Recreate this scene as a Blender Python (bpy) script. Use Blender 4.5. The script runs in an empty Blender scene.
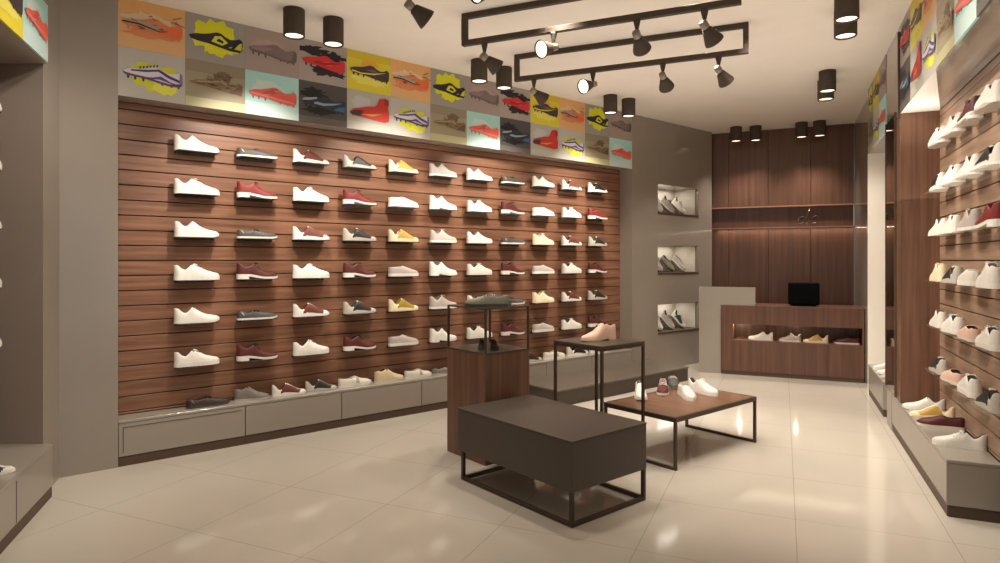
import bpy, bmesh, math, random
from mathutils import Vector, Matrix

random.seed(7)
PI = math.pi
scene = bpy.context.scene
COL = scene.collection

# ------------------------------------------------------------------ materials
MATS = {}


def s2l(c):
    return tuple(((x / 255) / 12.92 if x / 255 <= .04045 else ((x / 255 + .055) / 1.055) ** 2.4) for x in c)


def mat(name, rgb, rough=.5, spec=.5, metal=0, coat=0, emit=0, emit_rgb=None, alpha=1, noise=0.0, nscale=12,
        stretch=(1, 1, 1), bump=0.0, wood=None, transmission=0):
    if name in MATS:
        return MATS[name]
    m = bpy.data.materials.new(name)
    m.use_nodes = True
    nt = m.node_tree
    b = nt.nodes['Principled BSDF']
    c = s2l(rgb)
    b.inputs['Base Color'].default_value = (*c, 1)
    b.inputs['Roughness'].default_value = rough
    b.inputs['Specular IOR Level'].default_value = spec
    b.inputs['Metallic'].default_value = metal
    b.inputs['Coat Weight'].default_value = coat
    b.inputs['Coat Roughness'].default_value = .08
    if emit:
        b.inputs['Emission Color'].default_value = (*s2l(emit_rgb or rgb), 1)
        b.inputs['Emission Strength'].default_value = emit
    if transmission:
        b.inputs['Transmission Weight'].default_value = transmission
    if noise or bump or wood:
        tc = nt.nodes.new('ShaderNodeTexCoord')
        mp = nt.nodes.new('ShaderNodeMapping')
        mp.inputs['Scale'].default_value = stretch
        nt.links.new(tc.outputs['Object'], mp.inputs['Vector'])
        nz = nt.nodes.new('ShaderNodeTexNoise')
        nz.inputs['Scale'].default_value = nscale
        nz.inputs['Detail'].default_value = 5
        nz.inputs['Roughness'].default_value = .62
        nt.links.new(mp.outputs['Vector'], nz.inputs['Vector'])
        ramp = nt.nodes.new('ShaderNodeValToRGB')
        lo = tuple(x * (1 - noise) for x in c)
        hi = tuple(min(1, x * (1 + noise)) for x in c)
        if wood:
            lo, hi = s2l(wood[0]), s2l(wood[1])
        ramp.color_ramp.elements[0].position = .33
        ramp.color_ramp.elements[1].position = .67
        ramp.color_ramp.elements[0].color = (*lo, 1)
        ramp.color_ramp.elements[1].color = (*hi, 1)
        nt.links.new(nz.outputs['Fac'], ramp.inputs['Fac'])
        nt.links.new(ramp.outputs['Color'], b.inputs['Base Color'])
        if bump:
            bp = nt.nodes.new('ShaderNodeBump')
            bp.inputs['Strength'].default_value = bump
            bp.inputs['Distance'].default_value = .004
            nt.links.new(nz.outputs['Fac'], bp.inputs['Height'])
            nt.links.new(bp.outputs['Normal'], b.inputs['Normal'])
    MATS[name] = m
    return m


# walnut with grain along local x / along local z
WOOD_H = mat('walnut_slats', (126, 84, 62), .42, .45, stretch=(.5, 9, 9), nscale=3.2, wood=((104, 70, 51), (142, 100, 75)))
WOOD_R = mat('lit_tone_walnut_slats', (150, 120, 98), .42, .45, stretch=(.5, 9, 9), nscale=3.2, wood=((140, 112, 92), (172, 142, 118)))  # walnut slats lightened in colour for the strong light on the right wall
WOOD_GAP = mat('slat_groove', (52, 28, 18), .7)
WOOD_V = mat('walnut_panel', (105, 68, 50), .33, .5, stretch=(9, 9, .35), nscale=2.6, wood=((88, 61, 46), (122, 86, 66)))
WOOD_D = mat('dark_walnut_panel', (96, 60, 44), .3, .5, stretch=(8, 8, .3), nscale=2.6, wood=((82, 55, 42), (108, 74, 57)))
WOOD_T = mat('walnut_table', (120, 76, 50), .35, .5, stretch=(9, .6, 9), nscale=3, wood=((94, 62, 42), (130, 91, 65)))
WOOD_EDGE = mat('painted_glow_edge', (150, 104, 80), .4, emit=.12, emit_rgb=(190, 130, 95))  # lighter, weakly glowing brown stands in for the band's LED light
GRAY = mat('grey_lacquer', (146, 135, 123), .13, .5, coat=.35, noise=.03, nscale=2)
GRAY_PL = mat('grey_plinth_lacquer', (150, 140, 128), .3, .5, coat=.2, noise=.03, nscale=2)
GRAY_TOP = mat('grey_plinth_top', (150, 141, 128), .28, .5, coat=.2)
SEAM = mat('grey_seam', (92, 82, 72), .6)
KICK = mat('brown_toe_kick', (78, 58, 42), .5)
CEIL = mat('ceiling_paint', (220, 209, 196), .9, .1, noise=.02, nscale=3)
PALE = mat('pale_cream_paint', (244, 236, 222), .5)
NICHE = mat('niche_lining', (226, 218, 202), .5)
BLACK = mat('black_plastic', (7, 7, 7), .8, .1)
DARKM = mat('bronze_black_metal', (70, 59, 48), .7, .25, noise=.08, nscale=30)
FRAME = mat('dark_bronze_frame', (72, 58, 46), .38, .5, metal=.35)
KNUCK = mat('grey_knuckle', (130, 118, 104), .4, metal=.3)
LAMPF = mat('lamp_face', (255, 244, 220), .4, emit=2.2, emit_rgb=(255, 238, 206))
LED = mat('led_glow', (255, 220, 170), .4, emit=5, emit_rgb=(255, 196, 130))
LEATHER = mat('dark_taupe_laminate', (74, 63, 54), .42, .5, noise=.05, nscale=20)
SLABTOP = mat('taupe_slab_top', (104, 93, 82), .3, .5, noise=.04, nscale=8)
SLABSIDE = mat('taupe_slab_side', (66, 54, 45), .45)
RTOP = mat('dark_laminate_top', (70, 60, 50), .3)
GTOP = mat('green_black_glass', (58, 58, 48), .08, .6, coat=.4)
MIRROR = mat('mirror_glass', (190, 180, 165), .04, metal=1)
CHROME = mat('brushed_bronze', (120, 104, 88), .3, metal=.9)
ACRYL = MATS.setdefault('clear_acrylic', None) or bpy.data.materials.new('clear_acrylic')
MATS['clear_acrylic'] = ACRYL
ACRYL.use_nodes = True
_nt = ACRYL.node_tree
_nt.nodes.clear()
_o = _nt.nodes.new('ShaderNodeOutputMaterial')
_m = _nt.nodes.new('ShaderNodeMixShader')
_t = _nt.nodes.new('ShaderNodeBsdfTransparent')
_t.inputs['Color'].default_value = (.42, .38, .34, 1)
_p = _nt.nodes.new('ShaderNodeBsdfPrincipled')
_p.inputs['Base Color'].default_value = (.55, .48, .42, 1)
_p.inputs['Roughness'].default_value = .2
_m.inputs[0].default_value = .14
_nt.links.new(_t.outputs[0], _m.inputs[1])
_nt.links.new(_p.outputs[0], _m.inputs[2])
_nt.links.new(_m.outputs[0], _o.inputs[0])

# ------------------------------------------------------------------ mesh builder


class MB:
    def __init__(self):
        self.bm = bmesh.new()
        self.mats = []

    def mi(self, m):
        if m not in self.mats:
            self.mats.append(m)
        return self.mats.index(m)

    def poly_faces(self, verts, faces, m, smooth=False):
        k = self.mi(m)
        vs = [self.bm.verts.new(v) for v in verts]
        out = []
        for f in faces:
            try:
                fc = self.bm.faces.new([vs[i] for i in f])
            except ValueError:
                continue
            fc.material_index = k
            fc.smooth = smooth
            out.append(fc)
        return vs, out

    def box(self, x0, x1, y0, y1, z0, z1, m, bevel=0, seg=2):
        x0, x1 = sorted((x0, x1)); y0, y1 = sorted((y0, y1)); z0, z1 = sorted((z0, z1))
        v = [(x0, y0, z0), (x1, y0, z0), (x1, y1, z0), (x0, y1, z0), (x0, y0, z1), (x1, y0, z1), (x1, y1, z1), (x0, y1, z1)]
        f = [(3, 2, 1, 0), (4, 5, 6, 7), (0, 1, 5, 4), (1, 2, 6, 5), (2, 3, 7, 6), (3, 0, 4, 7)]
        vs, fs = self.poly_faces(v, f, m)
        if bevel:
            es = list({e for q in fs for e in q.edges})
            r = bmesh.ops.bevel(self.bm, geom=es, offset=bevel, segments=seg, affect='EDGES', profile=.5)
            k = self.mi(m)
            for q in r['faces']:
                q.material_index = k
        return self

    def prism(self, pts, z0, z1, m):
        n = len(pts)
        v = [(x, y, z0) for x, y in pts] + [(x, y, z1) for x, y in pts]
        f = [tuple(range(n - 1, -1, -1)), tuple(range(n, 2 * n))] + [(i, (i + 1) % n, n + (i + 1) % n, n + i) for i in range(n)]
        self.poly_faces(v, f, m)
        return self

    def lathe(self, prof, m, seg=28, axis=Vector((0, 0, 1)), org=Vector((0, 0, 0)), cap0=True, cap1=True):
        """prof: list of (radius, height along axis)"""
        axis = Vector(axis).normalized()
        ref = Vector((1, 0, 0)) if abs(axis.x) < .9 else Vector((0, 1, 0))
        e1 = axis.cross(ref).normalized()
        e2 = axis.cross(e1)
        v = []
        for r, h in prof:
            for k in range(seg):
                t = 2 * PI * k / seg
                v.append(tuple(Vector(org) + axis * h + e1 * (r * math.cos(t)) + e2 * (r * math.sin(t))))
        f = []
        for i in range(len(prof) - 1):
            for k in range(seg):
                a, b2 = i * seg + k, i * seg + (k + 1) % seg
                f.append((a, b2, b2 + seg, a + seg))
        caps = []
        if cap0:
            caps.append(tuple(range(seg - 1, -1, -1)))
        if cap1:
            o = (len(prof) - 1) * seg
            caps.append(tuple(o + k for k in range(seg)))
        vs, fs = self.poly_faces(v, f + caps, m, smooth=True)
        for q in fs:
            if len(q.verts) > 4:
                q.smooth = False
        return self

    def tube(self, pts, r, m, seg=8):
        pts = [Vector(p) for p in pts]
        v = []
        for i, p in enumerate(pts):
            d = (pts[min(i + 1, len(pts) - 1)] - pts[max(i - 1, 0)]).normalized()
            ref = Vector((0, 0, 1)) if abs(d.z) < .9 else Vector((1, 0, 0))
            e1 = d.cross(ref).normalized()
            e2 = d.cross(e1)
            for k in range(seg):
                t = 2 * PI * k / seg
                v.append(tuple(p + e1 * (r * math.cos(t)) + e2 * (r * math.sin(t))))
        f = []
        for i in range(len(pts) - 1):
            for k in range(seg):
                a, b2 = i * seg + k, i * seg + (k + 1) % seg
                f.append((a, b2, b2 + seg, a + seg))
        o = (len(pts) - 1) * seg
        f += [tuple(range(seg - 1, -1, -1)), tuple(o + k for k in range(seg))]
        self.poly_faces(v, f, m, smooth=True)
        return self

    def flat(self, pts, y, m):
        """polygon in the local x-z plane, facing -y"""
        area = sum(pts[i][0] * pts[(i + 1) % len(pts)][1] - pts[(i + 1) % len(pts)][0] * pts[i][1] for i in range(len(pts)))
        if area < 0:
            pts = pts[::-1]
        self.poly_faces([(x, y, z) for x, z in pts], [tuple(range(len(pts)))], m)
        return self

    def mesh(self, name, fix=True):
        if fix:
            bmesh.ops.recalc_face_normals(self.bm, faces=self.bm.faces)
        me = bpy.data.meshes.new(name)
        self.bm.to_mesh(me)
        self.bm.free()
        for m in self.mats:
            me.materials.append(m)
        return me

    def build(self, name, parent=None, loc=None, rz=0, fix=True):
        o = bpy.data.objects.new(name, self.mesh(name, fix))
        COL.objects.link(o)
        if parent:
            o.parent = parent
        if loc is not None:
            o.location = loc
        if rz:
            o.rotation_euler = (0, 0, rz)
        return o


def tag(o, label, cat, group=None):
    o['label'] = label
    o['category'] = cat
    if group:
        o['group'] = group
    return o


def thing(name, label, cat, loc=(0, 0, 0), rz=0, group=None):
    o = bpy.data.objects.new(name, None)
    COL.objects.link(o)
    o.empty_display_size = .1
    o.location = loc
    o.rotation_euler = (0, 0, rz)
    return tag(o, label, cat, group)


def struct(o):
    o['kind'] = 'structure'
    return o


def dup(root, loc, rz, label, group=None, scale=None):
    r = root.copy()
    COL.objects.link(r)
    r.location = loc
    r.rotation_euler = (0, 0, rz)
    r['label'] = label
    if group:
        r['group'] = group
    elif 'group' in r:
        del r['group']
    if scale:
        r.scale = (scale,) * 3
    for ch in list(root.children):
        c = ch.copy()
        COL.objects.link(c)
        c.parent = r
        for g in list(ch.children):
            d = g.copy()
            COL.objects.link(d)
            d.parent = c
    return r


# ------------------------------------------------------------------ frames of the shop
U = Vector((.7682, .6402)); N = Vector((.6402, -.7682))       # main wall: along / into the room
W0 = Vector((-2.768, 4.638))
ANG_U = math.atan2(U.y, U.x)
A = Vector((.4044, .9146)); B = Vector((.9146, -.4044))       # shop grid: away / to the right
ANG_A = math.atan2(A.y, A.x); ANG_B = math.atan2(B.y, B.x)
R0 = Vector((2.618, 3.757))
ANG_R = ANG_A + PI
WD = Vector((-.349, .937)); ANG_W = math.atan2(WD.y, WD.x)    # left display wall (away)
WN = Vector((.937, .349))
C0 = Vector((-2.835, 4.05))
CZ = 3.42
LEN = 5.856


def PL(s, v, z=0):
    p = W0 + U * s + N * v
    return (p.x, p.y, z)


def PR(s, v, z=0):
    p = R0 + A * s - B * v
    return (p.x, p.y, z)


def PG(bb, aa, z=0):
    p = B * bb + A * aa
    return (p.x, p.y, z)


def PW(q, v, z=0):
    p = C0 - WD * q + WN * v
    return (p.x, p.y, z)


# ------------------------------------------------------------------ room shell
# floor with tile joints on the shop grid
FLOOR = bpy.data.materials.new('polished_beige_tiles')
FLOOR.use_nodes = True
nt = FLOOR.node_tree
bs = nt.nodes['Principled BSDF']
tc = nt.nodes.new('ShaderNodeTexCoord')
nz = nt.nodes.new('ShaderNodeTexNoise'); nz.inputs['Scale'].default_value = 1.6; nz.inputs['Detail'].default_value = 4
nt.links.new(tc.outputs['Object'], nz.inputs['Vector'])
rp = nt.nodes.new('ShaderNodeValToRGB')
rp.color_ramp.elements[0].color = (*s2l((196, 186, 171)), 1)
rp.color_ramp.elements[1].color = (*s2l((206, 197, 182)), 1)
nt.links.new(nz.outputs['Fac'], rp.inputs['Fac'])
sx = nt.nodes.new('ShaderNodeSeparateXYZ')
nt.links.new(tc.outputs['Object'], sx.inputs[0])


def fnode(op, *ins):
    n_ = nt.nodes.new('ShaderNodeMath'); n_.operation = op
    for i, x in enumerate(ins):
        if isinstance(x, (int, float)):
            n_.inputs[i].default_value = x
        else:
            nt.links.new(x, n_.inputs[i])
    return n_.outputs[0]


def joint(sock):
    fr = fnode('FRACT', fnode('DIVIDE', sock, .7645))
    d = fnode('MINIMUM', fr, fnode('SUBTRACT', 1.0, fr))
    return fnode('LESS_THAN', d, .0028)


jm = fnode('MAXIMUM', joint(sx.outputs['X']), joint(sx.outputs['Y']))
mx = nt.nodes.new('ShaderNodeMix'); mx.data_type = 'RGBA'
nt.links.new(jm, mx.inputs[0])
nt.links.new(rp.outputs['Color'], mx.inputs[6])
mx.inputs[7].default_value = (*s2l((170, 159, 143)), 1)
nt.links.new(mx.outputs[2], bs.inputs['Base Color'])
bs.inputs['Roughness'].default_value = .09
bs.inputs['Specular IOR Level'].default_value = .75

o0 = PG(.065, 4.085)
f = MB().box(-9, 9, -9, 9, -.08, 0, FLOOR)
struct(f.build('floor', None, (o0[0], o0[1], 0), ANG_B))
struct(MB().box(-8, 8, -4, 13, CZ, CZ + .08, CEIL).build('ceiling'))

# main slatted wall on the left
REC = .20
mb = MB()
mb.box(0, LEN, REC + .018, REC + .1, .0, CZ, WOOD_GAP)
G = .1145
z = 1.5 + G * -11
while z < 2.70:
    z0, z1 = max(z, .335), min(z + G, 2.70)
    if z1 - z0 > .01:
        mb.box(0, LEN, REC, REC + .03, z0 + .004, z1 - .004, WOOD_H, .002, 1)
    z += G
struct(mb.build('wall_left', None, PL(0, 0), ANG_U))
# the bulkhead that carries the pictures
struct(MB().box(0, LEN, .012, REC + .1, 2.70, CZ, GRAY).build('trim_1', None, PL(0, 0), ANG_U))
# grey pier at the near end of the slats
struct(MB().box(-.352, 0, 0, .6, 0, CZ, GRAY).build('trim_2', None, PL(0, 0), ANG_U))
# grey wall with three niches between the slats and the back wall
S0, S1, NL, NR = LEN, 7.735, 6.41, 7.38
NZ = [(.49, .895), (1.31, 1.715), (2.135, 2.545)]
mb = MB()
mb.box(S0, NL, 0, .40, 0, CZ, GRAY)
mb.box(NR, S1, 0, .40, 0, CZ, GRAY)
zz = 0
for a_, b_ in NZ:
    mb.box(NL, NR, 0, .40, zz, a_, GRAY)
    zz = b_
mb.box(NL, NR, 0, .40, zz, CZ, GRAY)
mb.box(S0, S1, .40, .5, 0, CZ, NICHE)
struct(mb.build('wall_niche', None, PL(0, 0), ANG_U))
for a_, b_ in NZ:
    k = thing('niche_shelf', 'x', 'shelf', PL(0, 0), ANG_U)
    nm = {0.49: 'lowest', 1.31: 'middle', 2.135: 'topmost'}[a_]
    tag(k, 'dark bottom shelf board of the %s niche in the grey wall' % nm, 'shelf', 'niche shelf boards')
    MB().box(NL + .002, NR - .002, -.012, .398, a_, a_ + .025, KICK, .003, 1).build('shelf_board', k)
    MB().box(NL + .004, NL + .012, .05, .395, a_ + .026, b_ - .002, NICHE).build('side_lining', k)
    MB().box(NR - .012, NR - .004, .05, .395, a_ + .026, b_ - .002, NICHE).build('side_lining', k)

# back wall in walnut with a recessed lit band
BA = 10.19
BX0, BX1 = -1.0, .91
mb = MB()
for i in range(4):
    x0 = BX0 - .3 + (BX1 - BX0 + .3) * i / 4; x1 = BX0 - .3 + (BX1 - BX0 + .3) * (i + 1) / 4
    mb.box(x0 + .0015, x1 - .0015, 0, .1, 2.287, CZ, WOOD_D, .002, 1)
    mb.box(x0 + .0015, x1 - .0015, 0, .1, 0, 1.983, WOOD_D, .002, 1)
mb.box(BX0 - .3, BX1, .07, .12, 0, CZ, WOOD_D)
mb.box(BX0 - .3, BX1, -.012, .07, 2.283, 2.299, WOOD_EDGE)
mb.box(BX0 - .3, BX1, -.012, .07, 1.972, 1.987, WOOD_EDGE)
struct(mb.build('wall_back', None, PG(0, BA), ANG_B))
# script letters on the band
sg = thing('shop_sign', 'thin bronze script letters on the lit band of the walnut back wall', 'sign', PG(.33, BA, 2.02), ANG_B)


def arc(cx, cz, rx, rz_, a0, a1, n=18, slant=.35):
    out = []
    for i in range(n + 1):
        t = math.radians(a0 + (a1 - a0) * i / n)
        x, z_ = cx + rx * math.cos(t), cz + rz_ * math.sin(t)
        out.append((x + slant * z_, -.02, z_))
    return out


MB().tube(arc(-.11, .06, .045, .05, 10, 370), .006, CHROME, 6).build('letter_d_bowl', sg)
MB().tube([(-.06 + .35 * z_, -.02, z_) for z_ in (0.215, .15, .1, .05, .02)] + [(-.03, -.02, .012), (.0, -.02, .02)], .006, CHROME, 6).build('letter_d_stem', sg)
MB().tube([(.01, -.02, .045)] + arc(.06, .065, .042, .055, -5, 320), .006, CHROME, 6).build('letter_e', sg)
# right hand wall: recessed slats, bulkhead, pillar, second display, plain grey end
RREC = .27
mb = MB()
mb.box(-1.62, 2.2, RREC + .018, RREC + .1, 0, CZ, WOOD_GAP)
z = 1.5 + G * -11
while z < 2.70:
    z0, z1 = max(z, .335), min(z + G, 2.70)
    if z1 - z0 > .01:
        mb.box(-1.6, 2.2, RREC, RREC + .03, z0 + .004, z1 - .004, WOOD_R, .002, 1)
    z += G
struct(mb.build('wall_right', None, PR(0, 0), ANG_R))
struct(MB().box(-1.6, 2.2, .012, RREC, 2.70, CZ, GRAY).build('trim_3', None, PR(0, 0), ANG_R))
# pale sheet paints light on the soffit in front of the walnut end panel
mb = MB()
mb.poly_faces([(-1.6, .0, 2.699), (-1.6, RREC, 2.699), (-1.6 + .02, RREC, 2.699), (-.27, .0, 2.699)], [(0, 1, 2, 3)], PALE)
struct(mb.build('soffit_painted_light', None, PR(0, 0), ANG_R, False))
# pillar: walnut end panel with dark edge strip, mirror on its face
mb = MB()
mb.box(-2.33, -1.6, .0, RREC + .1, .337, 2.698, WOOD_V, .003, 1)
mb.box(-2.33, -2.06, .0, RREC + .1, 0, .337, GRAY_PL)
mb.box(-2.33, -1.6, .0, RREC + .1, 2.7, CZ, GRAY)
mb.box(-1.632, -1.602, -.016, 0, 2.66, CZ - .05, KICK, .002, 1)
struct(mb.build('trim_5', None, PR(0, 0), ANG_R))
mi = thing('wall_mirror', 'tall narrow mirror on the walnut pillar between the right hand displays', 'mirror', PR(0, 0), ANG_R)
MB().box(-2.31, -1.80, -.012, -.001, .36, 2.74, MIRROR).build('mirror_glass', mi)
MB().box(-2.325, -2.311, -.016, -.001, .35, 2.75, KICK).box(-1.799, -1.785, -.016, -.001, .35, 2.75, KICK).build('mirror_edge', mi)
# second display recess
mb = MB()
mb.box(-3.78, -2.33, RREC, RREC + .1, 0, CZ, GRAY)
mb.box(-3.78, -2.33, .012, RREC, 2.70, CZ, GRAY)
mb.box(-3.80, -3.76, .0, RREC, 0, 2.7, PALE)
struct(mb.build('wall_right_far', None, PR(0, 0), ANG_R))
struct(MB().box(-5.9, -3.80, .04, .4, 0, CZ, GRAY).build('trim_6', None, PR(0, 0), ANG_R))

# left hand display (mostly out of frame): end pier, slats, bulkhead
P1 = (-3.038, 4.413)
mb = MB()
mb.prism([P1, (-3.42, 4.874), (-5.2, 4.9), (-5.2, 4.07), (-2.906, 4.07)], 0, CZ, GRAY)
struct(mb.build('wall_left_end'))


def wl_poly(v0, v1, q1=2.6):
    """strip between depths v0>v1 measured from the display front, cut off at Y = 4.068"""
    out = []
    for v in (v0, v1):
        p = C0 + WN * v
        t = (p.y - 4.068) / WD.y
        e = p - WD * t
        e2 = C0 - WD * q1 + WN * v
        out.append((tuple(e), tuple(e2)))
    (a0, a1), (b0, b1) = out
    return [a0, b0, b1, a1]


mb = MB()
z = 1.5 + G * -11
while z < 2.75:
    z0, z1 = max(z, .335), min(z + G, 2.75)
    if z1 - z0 > .01:
        mb.prism(wl_poly(-.32, -.35), z0 + .004, z1 - .004, WOOD_H)
    z += G
mb.prism(wl_poly(-.34, -.42), 0, CZ, WOOD_GAP)
struct(mb.build('wall_left_near'))
struct(MB().prism(wl_poly(-.035, -.32), 2.75, CZ, GRAY).build('trim_7'))

# ------------------------------------------------------------------ plinth cabinets
PH = .335


def plinth_unit(parent_xy, rz, x0, x1, label, group, depth=REC, frame=False):
    t = thing('plinth_cabinet', label, 'cabinet', parent_xy, rz, group)
    MB().box(x0, x1, .02, depth - .002, .0, PH - .022, GRAY_PL).build('carcass', t)
    mb_ = MB().box(x0 + .003, x1 - .003, .002, .0195, .072, PH - .024, GRAY_PL, .002, 1)
    mb_.build('door', t)
    MB().box(x0, x1, .006, .0195, .0, .066, KICK).build('toe_kick', t)
    if frame:
        MB().box(x0 + .03, x0 + .036, .0, .002, .1, PH - .05, SEAM).box(x0 + .03, x1 - .03, .0, .002, PH - .056, PH - .05, SEAM).build('door_groove', t)
    return t


seams = [0, .903, 1.752, 2.603, 3.454, 4.304, 5.08, LEN]
ords = ['nearest', 'second', 'third', 'fourth', 'fifth', 'sixth', 'farthest']
for i in range(7):
    plinth_unit(PL(0, 0), ANG_U, seams[i] + .001, seams[i + 1] - .001,
                '%s grey lacquered low cabinet under the main slatted wall, counted from the grey pier' % ords[i],
                'low cabinets under the main slatted wall', frame=(i == 0))
tag(MB().box(.001, LEN - .001, 0, REC - .001, PH - .021, PH, GRAY_TOP, .003, 1).build('countertop', None, PL(0, 0), ANG_U),
    'long continuous grey top board under the main slatted wall, shoes standing on it', 'top board')
# right
t = plinth_unit(PR(0, 0), ANG_R, -2.055, -.0, 'grey low cabinet along the right hand slatted wall, nearest the viewer', 'low cabinets on the right', RREC)
MB().box(-.0005, .012, .0, RREC, .07, PH - .022, GRAY_PL).build('end_panel', t)
MB().box(-.0005, .006, .01, RREC, 0, .066, KICK).build('end_toe_kick', t)
tag(MB().box(-2.055, .012, 0, RREC - .001, PH - .021, PH, GRAY_TOP, .003, 1).build('countertop', None, PR(0, 0), ANG_R),
    'grey top board on the near right cabinet, maroon and white shoes on it', 'top board')
t = plinth_unit(PR(0, 0), ANG_R, -3.755, -2.62, 'small grey low cabinet in the far right recess, beyond the walnut pillar', 'low cabinets on the right', RREC)
MB().box(-2.619, -2.605, .0, RREC - .002, .07, PH - .022, GRAY_PL).build('end_panel', t)
MB().box(-2.619, -2.611, .01, RREC - .002, 0, .066, KICK).build('end_toe_kick', t)
tag(MB().box(-3.755, -2.605, 0, RREC - .001, PH - .021, PH, GRAY_TOP, .003, 1).build('countertop', None, PR(0, 0), ANG_R),
    'grey top board on the far right cabinet beyond the walnut pillar', 'top board')
# left
t = thing('plinth_cabinet', 'grey low cabinet at the left edge, running toward the viewer', 'cabinet')
MB().prism(wl_poly(-.02, -.319), 0, PH - .022, GRAY_PL).build('carcass', t)
MB().prism(wl_poly(-.002, -.0195), .072, PH - .024, GRAY_PL).build('door', t)
MB().prism(wl_poly(-.006, -.0195), 0, .066, KICK).build('toe_kick', t)
mb = MB()
p = Vector(PW(.62, .0)); q = Vector(PW(.626, .0)); r_ = Vector(PW(.626, -.0018)); s_ = Vector(PW(.62, -.0018))
mb.prism([p.xy, q.xy, r_.xy, s_.xy], .08, PH - .03, SEAM).build('door_seam', t)
tag(MB().prism(wl_poly(0, -.319), PH - .021, PH, GRAY_TOP).build('countertop'), 'grey top board of the low cabinet at the left edge', 'top board')

# ------------------------------------------------------------------ boot pictures
PC = {}


def pcol(rgb):
    return mat('print_%d_%d_%d' % rgb, rgb, .45, .4)


PWD, PHT = .45045, .36


def splash(cx, cz, rx, rz_, rnd, n=26, jag=.35):
    out = []
    for i in range(n):
        t = 2 * PI * i / n
        k = 1 + (rnd.random() - .5) * 2 * jag * (1 if i % 2 else .4)
        out.append((min(.985, max(.015, cx + rx * k * math.cos(t))), min(.98, max(.02, cz + rz_ * k * math.sin(t)))))
    return out


BOOT = [(.05, .52), (.09, .45), (.2, .425), (.38, .41), (.55, .37), (.74, .33), (.9, .33), (.945, .38), (.955, .5), (.95, .6),
        (.9, .645), (.82, .60), (.74, .585), (.66, .62), (.58, .68), (.5, .685), (.42, .645), (.3, .6), (.16, .575)]
SOLE = [(.05, .52), (.09, .45), (.2, .425), (.38, .41), (.55, .37), (.74, .33), (.9, .33), (.945, .38), (.95, .42), (.75, .375), (.55, .415), (.38, .455), (.2, .47), (.1, .49)]
HIGH = [(.05, .42), (.1, .35), (.3, .33), (.6, .29), (.85, .27), (.95, .31), (.955, .5), (.93, .66), (.95, .86), (.86, .9), (.72, .86), (.67, .7), (.6, .64), (.45, .62), (.28, .56), (.13, .51)]
SWOOSH = [(.3, .47), (.5, .45), (.7, .5), (.9, .585), (.7, .545), (.5, .51), (.36, .53), (.3, .5)]
STRIPE2 = [(.18, .53), (.4, .55), (.58, .6), (.72, .5), (.92, .42), (.92, .48), (.74, .555), (.6, .65), (.42, .6), (.18, .56)]
STRIPE3 = [(.3, .44), (.5, .46), (.62, .51), (.76, .42), (.9, .38), (.76, .39), (.6, .44), (.48, .42)]


def picture_mesh(kind):
    rnd = random.Random(kind)
    m = MB()
    bg, body, layers, extra = PICT[kind]
    m.box(0, PWD - .001, 0, .012, .0005, PHT - .0005, pcol(bg))
    d = [0]

    def put(pts, rgb):
        d[0] += 1
        m.flat([(x * PWD, z_ * PHT) for x, z_ in pts], -.0006 * d[0], pcol(rgb))
    for lay in layers:
        put(*lay(rnd))
    shape = HIGH if extra.get('high') else BOOT
    if not extra.get('nostud'):
        for x in (.12, .22, .34, .62, .76, .87):
            zb = .43 - .1 * x
            put([(x, zb + .04), (x + .045, zb + .035), (x + .035, zb - .045), (x + .01, zb - .045)], extra.get('stud', body))
    put(shape, body)
    if 'sole' in extra:
        put(SOLE, extra['sole'])
    for pts, rgb in extra.get('marks', []):
        put(pts, rgb)
    if 'lace' in extra:
        for i in range(6):
            x = .3 + .05 * i
            zt = .595 + .017 * i
            put([(x, zt), (x + .02, zt + .005), (x + .03, zt + .055), (x + .005, zt + .05)], extra['lace'])
    for i in range(extra.get('scribble', 0)):
        x, z_ = .08 + .8 * rnd.random(), .4 + .35 * rnd.random()
        l = .05 + .1 * rnd.random(); w = .012 + .01 * rnd.random(); a = rnd.uniform(-.5, .5)
        put([(x, z_), (x + l, z_ + a * l), (x + l * .95, z_ + a * l + w), (x, z_ + w)], extra['scol'])
    return m.mesh('boot_picture')


def sp(cx, cz, rx, rz_, rgb, jag=.35):
    return lambda r: (splash(cx, cz, rx, rz_, r, jag=jag), rgb)


def band(z0, z1, rgb):
    return lambda r: ([(.0, z0), (.997, z0), (.997, z1), (0, z1)], rgb)


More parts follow.
